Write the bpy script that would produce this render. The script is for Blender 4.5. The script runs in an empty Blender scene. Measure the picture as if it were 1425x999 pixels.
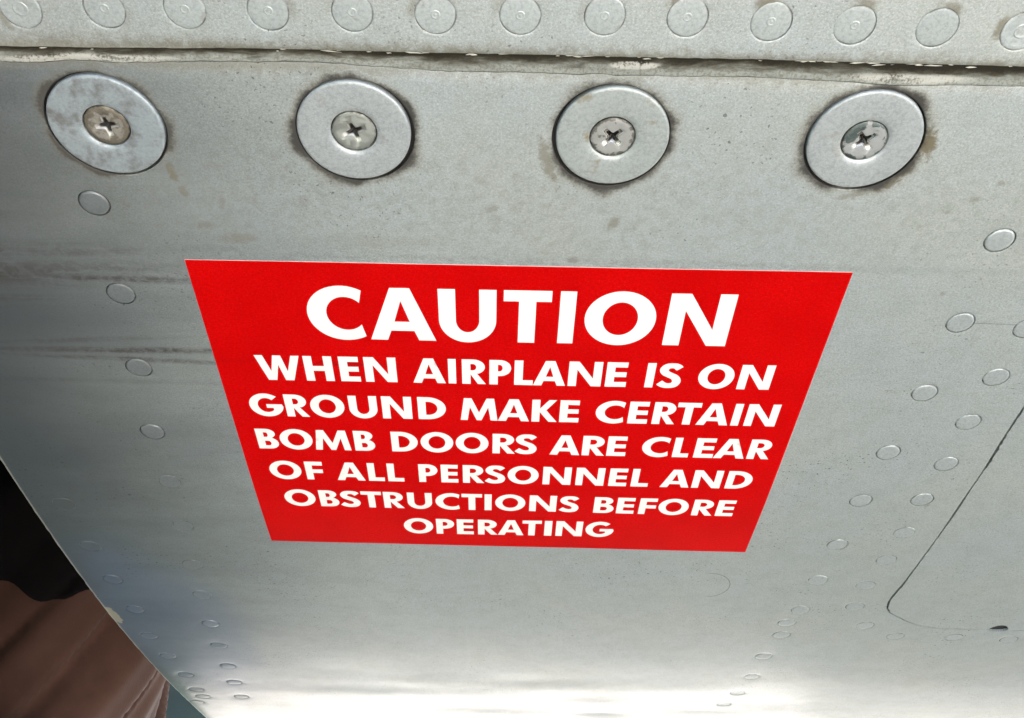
# Close-up of a riveted aircraft skin with a red caution decal.
import bpy, bmesh, math, random
import numpy as np
from mathutils import Vector, Matrix
from mathutils.geometry import delaunay_2d_cdt

random.seed(7); rng = np.random.default_rng(7)
S = bpy.context.scene
COL = S.collection
MM = 0.001

# ------------------------------------------------------------------ frame of the aircraft skin
# skin coordinates: u along the seam, t up the skin (mm), h out of the skin (mm)
TILT = math.radians(145)                      # the skin leans: its outer face looks down and towards the viewer
WM = Matrix.Rotation(TILT, 4, 'X')
WR = WM.to_3x3()

# ------------------------------------------------------------------ camera
cam = bpy.data.cameras.new('camera'); cam_o = bpy.data.objects.new('camera', cam); COL.objects.link(cam_o)
cam.sensor_width = 36.0; cam.lens = 1297.33 / 1425 * 36.0
cam.clip_start = 0.002; cam.clip_end = 2000
PITCH, YAW, ROLL = -0.82001, 0.012452, 0.013322
rot = Matrix.Rotation(YAW, 3, 'Z') @ Matrix.Rotation(PITCH, 3, 'X') @ Matrix.Rotation(ROLL, 3, 'Z')
cam_o.matrix_world = WM @ (Matrix.Translation((-0.0037865, 0.2369382, 0.1896093)) @ rot.to_4x4())
S.camera = cam_o

# ------------------------------------------------------------------ sky, sun, exposure
SUN_ELEV, SUN_AZ = 83.0, 10.0                 # degrees; azimuth from +Y (far side of the aircraft) towards +X
w = bpy.data.worlds.new('World'); S.world = w; w.use_nodes = True
wn = w.node_tree.nodes; wl = w.node_tree.links
sky = wn.new('ShaderNodeTexSky'); sky.sky_type = 'NISHITA'; sky.sun_disc = False
sky.sun_elevation = math.radians(SUN_ELEV); sky.sun_rotation = math.radians(SUN_AZ)
sky.air_density = 0.35; sky.dust_density = 6.0; sky.ozone_density = 1.0
wl.new(sky.outputs[0], wn['Background'].inputs[0]); wn['Background'].inputs[1].default_value = 0.14
sun = bpy.data.lights.new('sun', 'SUN'); sun.energy = 3.5; sun.angle = math.radians(0.6); sun.color = (1.0, 0.96, 0.91)
sun_o = bpy.data.objects.new('sun', sun); COL.objects.link(sun_o)
_e, _a = math.radians(SUN_ELEV), math.radians(SUN_AZ)
sdir = Vector((math.sin(_a) * math.cos(_e), math.cos(_a) * math.cos(_e), math.sin(_e)))
sun_o.rotation_euler = sdir.to_track_quat('Z', 'Y').to_euler(); sun_o.location = sdir * 12
S.view_settings.view_transform = 'Standard'; S.view_settings.look = 'None'
S.view_settings.exposure = 3.12; S.view_settings.gamma = 1.0; S.view_settings.use_curve_mapping = False
S.render.engine = 'CYCLES'
S.cycles.use_denoising = True
S.cycles.max_bounces = 8; S.cycles.diffuse_bounces = 5; S.cycles.glossy_bounces = 4
S.cycles.caustics_reflective = True

# ------------------------------------------------------------------ measured layout (skin mm)
DISC=[(-98.78, 111.38), (-40.02, 111.41), (20.55, 111.62), (80.7, 112.09)]
RIVL=[(-108.72, 88.32), (-110.93, 56.84), (-114.23, 26.14), (-118.2, -5.01), (-119.44, -33.34), (-121.85, -62.43), (-125.87, -92.64), (-128.3, -119.96), (-131.76, -150.44), (-134.19, -177.11), (-136.61, -206.56), (-139.58, -234.26), (-141.92, -261.99)]
RIVL2=[(-161.55, -48.83), (-161.83, -79.3), (-161.62, -107.1), (-161.01, -136.03), (-163.78, -166.31), (-162.48, -193.56), (-161.61, -222.56), (-163.13, -249.3), (-163.1, -262.74), (-169.48, -275.35)]
RIVR=[(124.91, 82.98), (125.93, 52.8), (126.25, 22.39), (124.64, -7.89), (123.88, -36.14), (124.24, -66.65), (124.63, -95.41), (124.88, -123.4), (122.53, -137.19), (123.48, -150.75), (122.01, -178.1), (123.51, -208.61), (122.56, -237.52), (120.23, -260.63)]
RIVR2=[(145.78, 51.25), (145.27, 30.21), (144.94, 8.79), (145.98, -13.52), (145.25, -34.76), (146.39, -57.17), (146.44, -77.62), (145.08, -99.18), (146.78, -118.77), (157.2, -138.37), (174.5, -149.79), (200.95, -149.99), (226.38, -151.44)]
FLUSH=[(-108.4, 140.31), (-90.42, 140.79), (-73.23, 141.11), (-55.56, 141.16), (-37.62, 141.36), (-19.92, 141.3), (-1.82, 141.66), (16.2, 142.01), (33.85, 142.12), (51.89, 141.58), (69.9, 141.24), (87.66, 141.16), (106.0, 140.89)]
SEAM_TOP=[(-125.58, 131.7), (-116.2, 131.52), (-101.97, 131.65), (-88.17, 131.88), (-59.18, 132.37), (-27.55, 132.36), (-3.78, 132.57), (20.02, 132.61), (51.8, 132.79), (72.57, 132.64), (110.15, 132.6), (120.59, 132.55)]
CRACK=[(-127.52, 126.98), (-117.78, 127.34), (-111.42, 127.23), (-104.84, 127.76), (-101.52, 128.15), (-91.22, 127.83), (-85.54, 128.16), (-69.42, 128.72), (-61.38, 128.94), (-46.96, 129.15), (-33.91, 128.45), (-24.62, 128.03), (-18.19, 127.64), (-3.69, 127.85), (7.61, 127.8), (12.15, 127.46), (15.66, 128.09), (19.73, 127.67), (32.65, 127.84), (52.83, 128.11), (67.53, 127.65), (74.1, 127.37), (79.08, 127.06), (87.25, 126.97), (96.89, 127.36), (112.31, 127.51), (122.87, 127.62)]
HATCH=[(159.38, 34.63), (159.26, 16.6), (159.32, -0.52), (159.76, -16.9), (159.54, -34.83), (159.79, -53.07), (159.8, -66.7), (159.64, -81.37), (159.42, -97.73), (158.76, -108.28), (159.22, -114.66), (160.62, -120.29), (163.34, -124.55), (171.69, -131.71), (180.24, -137.17), (190.9, -140.26), (212.13, -140.84), (228.38, -140.85), (242.59, -140.56)]
EDGE=[(-172.94, 16.66), (-173.37, -20.93), (-173.68, -37.95), (-174.08, -54.87), (-174.19, -72.38), (-174.48, -91.67), (-174.82, -112.08), (-174.18, -142.06), (-174.71, -170.86), (-174.27, -207.11), (-174.22, -223.95), (-172.9, -246.93), (-173.45, -267.95), (-174.09, -286.09), (-173.27, -307.5)]
STICKER=[(-90.03, 70.12), (89.98, 70.93), (90.58, -73.32), (-90.57, -71.77)]
MISC=[(216.45, -137.96), (-145.05, -12.82), (85.77, -101.75), (-134.75, 50.26), (52.57, -279.81)]
IMGCORNER=[(-112.28, 141.9), (103.78, 147.58), (291.86, -276.65), (-155.1, 28.66), (5.42, -298.81)]
TEXT=[
(41.1, 0.00452, 20.62, [('C', -59.8, -43.82), ('A', -42.53, -23.53), ('U', -22.46, -6.09), ('T', -4.09, 9.37), ('I', 11.73, 16.22), ('O', 19.01, 39.3), ('N', 42.43, 60.87)]),
(22.34, 0.00234, 11.02, [('W', -78.27, -64.84), ('H', -63.8, -55.24), ('E', -53.28, -47.24), ('N', -45.73, -36.09), ('A', -31.23, -21.26), ('I', -20.45, -18.08), ('R', -16.27, -8.98), ('P', -7.98, -1.42), ('L', -0.41, 5.31), ('A', 5.39, 15.25), ('N', 15.99, 26.11), ('E', 27.39, 33.81), ('I', 39.54, 42.07), ('S', 43.36, 50.18), ('O', 55.43, 66.26), ('N', 67.85, 77.9)]),
(4.74, 0.00074, 10.78, [('G', -83.71, -73.43), ('R', -72.4, -65.2), ('O', -64.5, -53.76), ('U', -52.28, -43.36), ('N', -41.88, -32.45), ('D', -30.54, -21.66), ('M', -17.08, -5.26), ('A', -5.18, 4.8), ('K', 5.55, 13.64), ('E', 14.4, 20.59), ('C', 25.8, 34.89), ('E', 36.28, 42.55), ('R', 44.06, 51.41), ('T', 51.4, 58.85), ('A', 58.25, 68.49), ('I', 69.41, 71.93), ('N', 73.62, 83.69)]),
(-12.53, -0.00068, 10.48, [('B', -84.41, -77.55), ('O', -76.88, -66.16), ('M', -65.6, -53.77), ('B', -52.45, -45.67), ('D', -40.2, -31.49), ('O', -30.54, -19.77), ('O', -18.95, -8.13), ('R', -6.8, 0.66), ('S', 0.75, 7.76), ('A', 12.2, 22.2), ('R', 22.94, 30.45), ('E', 31.17, 37.51), ('C', 42.71, 51.65), ('L', 53.19, 58.5), ('E', 60.27, 66.8), ('A', 66.98, 77.31), ('R', 78.16, 85.66)]),
(-29.78, -0.00239, 10.3, [('O', -83.13, -72.3), ('F', -70.81, -64.8), ('A', -60.34, -50.66), ('L', -49.52, -43.96), ('L', -42.81, -37.21), ('P', -32.07, -25.57), ('E', -24.42, -18.5), ('R', -16.9, -9.52), ('S', -9.2, -2.41), ('O', -1.5, 9.18), ('N', 10.64, 20.37), ('N', 22.05, 31.83), ('E', 33.51, 39.74), ('L', 41.29, 47.26), ('A', 51.44, 61.64), ('N', 62.48, 72.36), ('D', 74.07, 82.9)]),
(-46.96, -0.00818, 10.25, [('O', -80.66, -69.71), ('B', -68.26, -61.45), ('S', -60.85, -53.9), ('T', -53.36, -46.11), ('R', -45.43, -38.14), ('U', -36.95, -28.2), ('C', -26.97, -18.37), ('T', -17.62, -10.31), ('I', -9.43, -6.92), ('O', -5.64, 5.13), ('N', 6.59, 16.31), ('S', 17.43, 24.25), ('B', 29.74, 36.97), ('E', 37.98, 44.31), ('F', 45.99, 52.15), ('O', 52.92, 63.72), ('R', 65.29, 72.84), ('E', 73.91, 80.28)]),
(-63.92, -0.00147, 10.47, [('O', -39.34, -28.49), ('P', -27.35, -20.68), ('E', -19.73, -13.48), ('R', -11.91, -4.58), ('A', -4.48, 5.12), ('T', 4.52, 11.65), ('I', 12.75, 15.56), ('N', 17.04, 26.91), ('G', 28.04, 38.21)])]

# ------------------------------------------------------------------ helpers
_ks = np.array([0, 40, 100, 200, 260, 700.0]); _kv = np.array([1.2, .5, .7, .55, .30, .30]) * 1e-3
_ds = 0.5
_s = np.arange(0, 700 + _ds, _ds); _k = np.interp(_s, _ks, _kv)
_th = np.concatenate([[0], np.cumsum((_k[1:] + _k[:-1]) / 2 * _ds)])
_tm = (_th[1:] + _th[:-1]) / 2
_pv = -20 - np.concatenate([[0], np.cumsum(np.cos(_tm) * _ds)])
_pz = -np.concatenate([[0], np.cumsum(np.sin(_tm) * _ds)])

def surf(u, t, h=0.0):
    """skin mm -> world metres (arrays or scalars)"""
    u, t, h = np.broadcast_arrays(np.asarray(u, float), np.asarray(t, float), np.asarray(h, float))
    s = np.maximum(-20 - t, 0)
    v = np.where(t > -20, t, np.interp(s, _s, _pv)); z = np.interp(s, _s, _pz); a = np.interp(s, _s, _th)
    P = np.stack([u, v - h * np.sin(a), z + h * np.cos(a)], -1) * MM      # outward normal leans away with the curve
    return P @ np.array(WR).T

def frame(u, t, h=0.0, spin=0.0, scale=1.0):
    s = max(-20 - t, 0); a = float(np.interp(s, _s, _th))
    P = surf(u, t, h)
    m = Matrix.Rotation(a, 4, 'X') @ Matrix.Rotation(spin, 4, 'Z')
    return Matrix.Translation(Vector(P)) @ WM @ m @ Matrix.Scale(scale, 4)

def tag(o, label=None, cat=None, group=None, kind=None):
    if label: o['label'] = label
    if cat: o['category'] = cat
    if group: o['group'] = group
    if kind: o['kind'] = kind
    return o

def adopt(o, parent):
    if parent is not None:
        mw = o.matrix_world.copy() if o.matrix_world != Matrix.Identity(4) else o.matrix_basis.copy()
        o.parent = parent
        o.matrix_parent_inverse = parent.matrix_basis.inverted()
    return o

def link(name, me, mat=None, parent=None, mw=None):
    o = bpy.data.objects.new(name, me); COL.objects.link(o)
    if mat is not None and not me.materials: me.materials.append(mat)
    if mw is not None: o.matrix_basis = mw
    if parent is not None:
        o.parent = parent; o.matrix_parent_inverse = parent.matrix_basis.inverted()
    return o

def empty(name, mw):
    o = bpy.data.objects.new(name, None); o.empty_display_size = 0.01; COL.objects.link(o); o.matrix_basis = mw
    return o

def mesh(name, V, F, uv=None, smooth=True, sharp=None):
    me = bpy.data.meshes.new(name); me.from_pydata([tuple(map(float, p)) for p in V], [], [tuple(int(i) for i in f) for f in F])
    me.update()
    if uv is not None:
        lay = me.uv_layers.new(name='UVMap'); uv = np.asarray(uv, float)
        li = np.empty(len(me.loops), int); me.loops.foreach_get('vertex_index', li)
        lay.data.foreach_set('uv', uv[li].astype(np.float32).ravel())
    if smooth: me.polygons.foreach_set('use_smooth', [True] * len(me.polygons))
    if sharp is not None: me.set_sharp_from_angle(angle=math.radians(sharp))
    return me

def in_poly(P, poly):
    x, y = P[:, 0], P[:, 1]; poly = np.asarray(poly, float); c = np.zeros(len(P), bool)
    x0, y0 = poly[:, 0], poly[:, 1]; x1, y1 = np.roll(x0, -1), np.roll(y0, -1)
    for a, b, d, e in zip(x0, y0, x1, y1):
        if b == e: continue
        m = ((b > y) != (e > y)) & (x < (d - a) * (y - b) / (e - b) + a); c ^= m
    return c

def region(loops, pts=()):
    """constrained triangulation of even-odd loops plus free points; returns V (n,2), F, loops as vertex indices"""
    co = []; ed = []
    for lp in loops:
        k = len(co); n = len(lp); co += [Vector((float(a), float(b))) for a, b in lp]
        ed += [(k + i, k + (i + 1) % n) for i in range(n)]
    co += [Vector((float(a), float(b))) for a, b in pts]
    vo, eo, fo, ov, oe, of = delaunay_2d_cdt(co, ed, [], 0, 1e-5, True)
    first = {}
    for i, src in enumerate(ov):
        for sidx in src: first[sidx] = i
    V = np.array([(p.x, p.y) for p in vo]); F = np.array([f for f in fo if len(f) == 3])
    c = V[F].mean(1); ins = np.zeros(len(c), bool)
    for lp in loops: ins ^= in_poly(c, lp)
    F = F[ins]
    d1 = V[F[:, 1]] - V[F[:, 0]]; d2 = V[F[:, 2]] - V[F[:, 0]]
    fl = (d1[:, 0] * d2[:, 1] - d1[:, 1] * d2[:, 0]) < 0; F[fl] = F[fl][:, ::-1]
    out = []; k = 0
    for lp in loops:
        out.append([first[k + i] for i in range(len(lp))]); k += len(lp)
    return V, F, out

def circle(c, r, n, ph=0.0):
    a = np.arange(n) / n * 2 * math.pi + ph
    return np.stack([c[0] + r * np.cos(a), c[1] + r * np.sin(a)], -1)

def resample(P, step):
    P = np.asarray(P, float); d = np.concatenate([[0], np.cumsum(np.hypot(*np.diff(P, axis=0).T))])
    n = max(2, int(d[-1] / step)); q = np.linspace(0, d[-1], n)
    return np.stack([np.interp(q, d, P[:, 0]), np.interp(q, d, P[:, 1])], -1)

def sheet(name, loops, pts, hfun, mat, wall=1.2, parent=None, lip=0.0):
    """skin sheet: triangulated region lifted on the skin, with walls going down at every loop"""
    V, F, L = region(loops, pts)
    h = hfun(V[:, 0], V[:, 1])
    for lp in L: h[lp] -= lip
    P = list(surf(V[:, 0], V[:, 1], h)); UV = [tuple(p) for p in V]; FF = [tuple(f) for f in F]
    for lp, src in zip(L, loops):
        area = 0.5 * sum(V[lp[i]][0] * V[lp[(i + 1) % len(lp)]][1] - V[lp[(i + 1) % len(lp)]][0] * V[lp[i]][1] for i in range(len(lp)))
        k = len(P); n = len(lp); a = V[lp]
        P += list(surf(a[:, 0], a[:, 1], h[lp])) + list(surf(a[:, 0], a[:, 1], h[lp] - wall)); UV += [tuple(p) for p in a] * 2
        outer = (src is loops[0])
        for i in range(n):
            j = (i + 1) % n; q = (k + i, k + n + i, k + n + j, k + j)
            if (area > 0) == outer: FF.append(q)
            else: FF.append(q[::-1])
    return link(name, mesh(name, P, FF, UV, sharp=50), mat, parent)

def lathe(name, prof, n=48, close=True):
    """prof: (r, h) mm from the rim to the centre; local metres, axis z"""
    V = []; F = []; m = len(prof)
    for r, h in prof:
        if r <= 1e-6: V.append((0, 0, h * MM)); continue
        for i in range(n):
            a = 2 * math.pi * i / n; V.append((r * math.cos(a) * MM, r * math.sin(a) * MM, h * MM))
    k = 0
    for a in range(m - 1):
        if prof[a + 1][0] <= 1e-6:
            for i in range(n): F.append((k + i, k + (i + 1) % n, k + n))
        else:
            for i in range(n): F.append((k + i, k + (i + 1) % n, k + n + (i + 1) % n, k + n + i))
        k += n
    return mesh(name, V, F, sharp=45)

# ------------------------------------------------------------------ node helper
class N:
    def __init__(self, name):
        self.m = bpy.data.materials.new(name); self.m.use_nodes = True; self.t = self.m.node_tree
        self.b = self.t.nodes['Principled BSDF']
    def new(self, typ, **kw):
        n = self.t.nodes.new(typ)
        for k, v in kw.items(): setattr(n, k, v)
        return n
    def put(self, sock, v):
        if v is None: return
        if isinstance(v, bpy.types.NodeSocket): self.t.links.new(v, sock)
        elif isinstance(v, (tuple, list)) and sock.type == 'RGBA' and len(v) == 3: sock.default_value = (*v, 1)
        else: sock.default_value = v
    def math(self, op, a, b=None, c=None, clamp=False):
        n = self.new('ShaderNodeMath', operation=op, use_clamp=clamp)
        self.put(n.inputs[0], a); self.put(n.inputs[1], b); self.put(n.inputs[2], c); return n.outputs[0]
    def vmath(self, op, a, b=None):
        n = self.new('ShaderNodeVectorMath', operation=op); self.put(n.inputs[0], a); self.put(n.inputs[1], b)
        return n.outputs['Value'] if op in ('LENGTH', 'DISTANCE', 'DOT_PRODUCT') else n.outputs[0]
    def noise(self, vec, scale, detail=3, rough=.55, dist=0.0):
        n = self.new('ShaderNodeTexNoise'); self.put(n.inputs['Vector'], vec); self.put(n.inputs['Scale'], scale)
        self.put(n.inputs['Detail'], detail); self.put(n.inputs['Roughness'], rough); self.put(n.inputs['Distortion'], dist); return n.outputs['Fac']
    def step(self, v, a, b):
        n = self.new('ShaderNodeMapRange', interpolation_type='SMOOTHSTEP')
        self.put(n.inputs[0], v); n.inputs[1].default_value = a; n.inputs[2].default_value = b; return n.outputs[0]
    def mix(self, f, a, b, blend='MIX'):
        n = self.new('ShaderNodeMix', data_type='RGBA', blend_type=blend)
        self.put(n.inputs[0], f); self.put(n.inputs[6], a); self.put(n.inputs[7], b); return n.outputs[2]
    def uv(self): return self.new('ShaderNodeUVMap', uv_map='UVMap').outputs[0]
    def obj(self): return self.new('ShaderNodeTexCoord').outputs['Object']
    def sep(self, v): return self.new('ShaderNodeSeparateXYZ').outputs if False else self._sep(v)
    def _sep(self, v):
        n = self.new('ShaderNodeSeparateXYZ'); self.put(n.inputs[0], v); return n.outputs
    def scale(self, v, s):
        n = self.new('ShaderNodeMapping'); self.put(n.inputs[0], v); n.inputs['Scale'].default_value = s; return n.outputs[0]
    def ellipse(self, v, cx, cy, rx, ry, ang=0.0):
        n = self.new('ShaderNodeMapping', vector_type='TEXTURE'); self.put(n.inputs[0], v)
        n.inputs['Location'].default_value = (cx, cy, 0); n.inputs['Rotation'].default_value = (0, 0, math.radians(ang)); n.inputs['Scale'].default_value = (rx, ry, 1)
        return self.vmath('LENGTH', n.outputs[0])
    def bump(self, hgt, dist, strength=1.0, nrm=None):
        n = self.new('ShaderNodeBump'); self.put(n.inputs['Height'], hgt); n.inputs['Distance'].default_value = dist; n.inputs['Strength'].default_value = strength
        if nrm is not None: self.put(n.inputs['Normal'], nrm)
        return n.outputs[0]
    def set(self, **kw):
        names = dict(color='Base Color', rough='Roughness', metal='Metallic', normal='Normal', spec='Specular IOR Level', coat='Coat Weight', coat_rough='Coat Roughness', sheen='Sheen Weight')
        for k, v in kw.items(): self.put(self.b.inputs[names[k]], v)
        return self.m

PAINT = (0.47, 0.505, 0.495)
PMETAL, PROUGH, PCOAT = 0.48, 0.40, 0.5

def paint_base(n, uv, seed=0.0):
    """silver lacquer: blotches, orange peel, pepper specks; returns colour and bump height"""
    p = n.vmath('ADD', uv, (seed, seed * .7, 0))
    big = n.noise(p, .018, 3, .5); mid = n.noise(p, .11, 3, .6); fine = n.noise(p, 1.6, 3, .7)
    c = n.mix(n.step(big, .3, .72), (0.475, 0.520, 0.525), (0.505, 0.535, 0.500))
    c = n.mix(n.math('MULTIPLY', n.step(mid, .35, .75), .5), c, (0.39, 0.415, 0.385))
    c = n.mix(n.math('MULTIPLY', n.step(n.noise(p, .42, 4, .75), .47, .66), .38), c, (0.345, 0.355, 0.30))
    c = n.mix(n.math('MULTIPLY', n.step(fine, .42, .62), .50), c, (0.29, 0.305, 0.285))
    grain = n.noise(p, 2.3, 2, .7); c = n.mix(n.math('MULTIPLY', n.step(grain, .50, .68), .6), c, (0.70, 0.72, 0.69))
    return c, big, mid, fine

def skin_material(name, door):
    n = N(name); uv = n.uv(); x, y, _ = n.sep(uv)
    c, big, mid, fine = paint_base(n, uv, 0 if door else 400)
    dirt_n = n.noise(uv, .35, 4, .65, .6); grit = n.noise(uv, 1.7, 3, .75)
    # pepper specks and pits, thicker in patches
    patch = n.step(n.noise(uv, .028, 2, .5), .42, .68)
    sp = n.math('MULTIPLY', n.step(n.noise(uv, .85, 2, .5), .64, .70), patch)
    dirt = n.math('MULTIPLY', sp, .75)
    wn_ = n.new('ShaderNodeCombineXYZ'); n.put(wn_.inputs[1], n.math('MULTIPLY', n.noise(uv, .16, 4, .7), 1.3)); warp = wn_.outputs[0]
    flow = n.math('ADD', n.math('MULTIPLY', n.noise(n.vmath('ADD', n.scale(uv, (.045, .50, 1)), warp), 1.0, 5, .68, .5), .8), n.math('MULTIPLY', n.noise(uv, .9, 3, .7), .2))
    tanc = None
    if door:
        # dirty rings round the four screw washers
        ragged = n.noise(uv, .9, 4, .7); lobes = n.noise(uv, .07, 2, .5)
        wob = n.math('ADD', n.math('MULTIPLY', n.math('SUBTRACT', ragged, .5), 2.6), n.math('MULTIPLY', n.math('SUBTRACT', lobes, .5), 8.5))
        for (cx, cy), wd, amt in zip(DISC, (1.0, 1.7, 1.8, 2.0), (.75, .95, .97, .98)):
            d = n.vmath('DISTANCE', uv, (cx, cy, 0)); d = n.math('ADD', d, wob)
            f = n.math('MULTIPLY', n.step(d, 14.2 + wd, 14.0), amt); dirt = n.math('MAXIMUM', dirt, f)
            halo = n.math('MULTIPLY', n.step(d, 15.2 + wd * 1.5, 14.0), .75 * amt)
            tanc = halo if tanc is None else n.math('MAXIMUM', tanc, halo)
        # drips and brown spots
        for sx, sy, rx, ry, an, k in STAINS:
            e = n.ellipse(uv, sx, sy, rx, ry, an); e = n.math('ADD', e, n.math('MULTIPLY', n.math('SUBTRACT', dirt_n, .5), 2.2))
            f = n.math('MULTIPLY', n.step(e, 1.15, .35), k); tanc = n.math('MAXIMUM', tanc, f)
        # wiped oily streaks at the left
        for sx, sy, rx, ry, an, k in STREAKS:
            e = n.ellipse(uv, sx, sy, rx, ry, an)
            f = n.math('MULTIPLY', n.math('MULTIPLY', n.step(e, 1.25, .2), n.math('MULTIPLY', n.step(flow, .30, .54), n.math('ADD', .55, n.math('MULTIPLY', n.step(dirt_n, .38, .6), .45)))), k); dirt = n.math('MAXIMUM', dirt, f)
        # hair scratches
        e = n.ellipse(uv, 81.6, -101.6, 8.6, 10.5, 12); f = n.math('MULTIPLY', n.step(n.math('ABSOLUTE', n.math('SUBTRACT', e, 1.0)), .03, .008), n.step(n.math('ADD', x, n.math('MULTIPLY', y, .15)), 64.0, 68.0)); tanc = n.math('MAXIMUM', tanc, n.math('MULTIPLY', f, .75))
        e = n.math('ABSOLUTE', n.math('SUBTRACT', y, n.math('ADD', 52.7, n.math('MULTIPLY', n.math('SUBTRACT', mid, .5), 1.2)))); f = n.math('MULTIPLY', n.step(e, .22, .06), n.step(x, 128.5, 130.0)); dirt = n.math('MAXIMUM', dirt, n.math('MULTIPLY', f, .45))
        shade_pos = n.math('ADD', n.math('ADD', x, n.math('MULTIPLY', y, -.10)), n.math('MULTIPLY', n.math('SUBTRACT', n.noise(n.scale(uv, (.008, .03, 1)), 1.0, 4, .6), .5), 70.0))
        left_shade = n.math('MULTIPLY', n.step(shade_pos, -30.0, -172.0), .92); c = n.mix(left_shade, c, (0.062, 0.074, 0.078))  # shade toward the left edge put into the paint, with some oily film
        e = n.ellipse(uv, -150, -165, 36, 92, 3); e = n.math('ADD', e, n.math('MULTIPLY', n.math('SUBTRACT', n.noise(uv, .03, 3), .5), .5)); blue_reflection = n.math('MULTIPLY', n.step(e, 1.2, .60), .32); c = n.mix(blue_reflection, c, (0.17, 0.23, 0.36))  # bluish reflection at lower left painted into the colour
        film_shade = n.math('MULTIPLY', n.math('MULTIPLY', n.step(n.ellipse(uv, 0, 92, 190, 28), 1.2, .2), n.step(dirt_n, .42, .7)), .3)
        tanc = n.math('MAXIMUM', tanc, film_shade)
        # grime under the seam
        e = n.math('ADD', y, n.math('MULTIPLY', n.math('SUBTRACT', dirt_n, .5), 6.0)); f = n.math('MULTIPLY', n.step(e, 124.5, 128.5), .55)
        tanc = n.math('MAXIMUM', tanc, f)
    else:
        e = n.math('SUBTRACT', y, n.math('MULTIPLY', n.math('SUBTRACT', dirt_n, .5), 7.0)); f = n.math('MULTIPLY', n.step(e, 136.5, 131.5), .75)
        tanc = f
        for (cx, cy), an, k in zip(FLUSH, (200, 330, 300, 20, 150, 160, 150, 170, 120, 110, 80, 75, 170), (.7, .2, .1, .35, .2, .5, .35, .3, .7, .8, .7, .7, .8)):
            ox, oy = 4.6 * math.cos(math.radians(an)), 4.6 * math.sin(math.radians(an))
            e = n.ellipse(uv, cx + ox, cy + oy, 3.4, 1.9, an + 90); e = n.math('ADD', e, n.math('MULTIPLY', n.math('SUBTRACT', dirt_n, .5), 1.6))
            tanc = n.math('MAXIMUM', tanc, n.math('MULTIPLY', n.step(e, 1.2, .3), k))
        tanc = n.math('MAXIMUM', tanc, n.math('MULTIPLY', n.step(dirt_n, .58, .75), .22))
    c = n.mix(tanc, c, (0.135, 0.115, 0.07))
    c = n.mix(dirt, c, (0.035, 0.032, 0.028))
    if door:   # bare chip of old primer at the free edge
        e = n.ellipse(uv, -172.6, -143, 2.6, 8.5, 4); e = n.math('ADD', e, n.math('MULTIPLY', n.math('SUBTRACT', dirt_n, .5), 1.0))
        chip = n.step(e, 1.02, .95); c = n.mix(chip, c, (0.42, 0.38, 0.29))
        e = n.math('ADD', x, n.math('MULTIPLY', n.math('SUBTRACT', grit, .5), 1.6)); c = n.mix(n.math('MULTIPLY', n.step(e, -173.3, -173.9), .7), c, (0.55, 0.52, 0.45))
    soil = n.math('MAXIMUM', dirt, n.math('MULTIPLY', tanc, .8))
    metal = n.math('MULTIPLY', n.math('SUBTRACT', 1.0, n.math('MULTIPLY', soil, .6)), PMETAL)
    rough = n.math('ADD', n.math('ADD', PROUGH - .05, n.math('MULTIPLY', mid, .10)), n.math('MULTIPLY', soil, .35))
    hgt = n.math('ADD', n.math('MULTIPLY', fine, .6), n.math('MULTIPLY', grit, .5)); hgt = n.math('ADD', hgt, n.math('MULTIPLY', n.noise(uv, .3, 2), 1.0))
    hgt = n.math('SUBTRACT', hgt, n.math('MULTIPLY', sp, .8))
    return n.set(color=c, metal=metal, rough=rough, coat=n.math('MULTIPLY', n.math('SUBTRACT', 1.0, soil), PCOAT), coat_rough=.19, normal=n.bump(hgt, 6e-5, .6))

STAINS = [  # u, t, half sizes, turn, strength : brownish drips and spots
    (-86.5, 98.5, 1.6, 3.6, 10, .8), (-85.0, 92.5, 1.2, 2.4, 0, .6), (-76, 90, 1.2, 2.6, -10, .4), (-82, 82, 3.5, 1.6, 0, .45),
    (-74, 78, 6, 2.2, 0, .5), (-8, 89.5, 2.2, 1.6, 30, .45), (23.5, 85.5, 1.6, 3.6, -28, .65), (14, 73, 2, 1.5, 0, .5), (-40, 78, 26, 3, 0, .25),
    (95.5, 112, 3.2, 6.5, 10, 1.0), (91.5, 102, 2.4, 8, -38, .9), (84, 97.0, 6, 1.4, 22, .6), (66.5, 112, 1.6, 5, 20, .6), (-52.5, 114, 1.3, 5, 0, .5), (6, 104, 2.0, 9, 18, .7),
    (113, 96, 2.6, 1.2, 0, .45), (118, 101, 1.5, 1.0, 0, .5), (108, 92, 1.4, 1.0, 0, .4), (126.5, 50.5, 2.5, 1.2, -10, .5), (146.5, 29, 1.6, 4, 0, .4), (128, 22, 1.6, 3.6, 0, .4), (117, 64, 1.6, 1.2, 30, .4), (125.5, -9, 1.4, 3, 0, .35), (148, -37, 1.4, 3, 0, .4)]
STREAKS = [(-150, 64, 48, 7, 0, .9), (-110, 62.5, 42, 1.8, 0, .95), (-125, 72, 46, 2.4, 2, .6), (-128, 66, 62, 4.0, 1, .62), (-120, 74, 60, 3.0, 0, .35), (-118, 34, 58, 1.8, 1, 1.0), (-112, 30, 48, 1.4, -2, .95), (-128, 38, 36, 1.4, 4, .6), (-150, 54, 30, 2.0, 3, .55), (-125, 20, 60, 1.6, 0, .3), (-150, 84, 40, 3, 0, .3), (20, 72, 130, 2.4, 0, .28)]

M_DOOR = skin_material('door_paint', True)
M_UPPER = skin_material('upper_paint', False)

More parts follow.
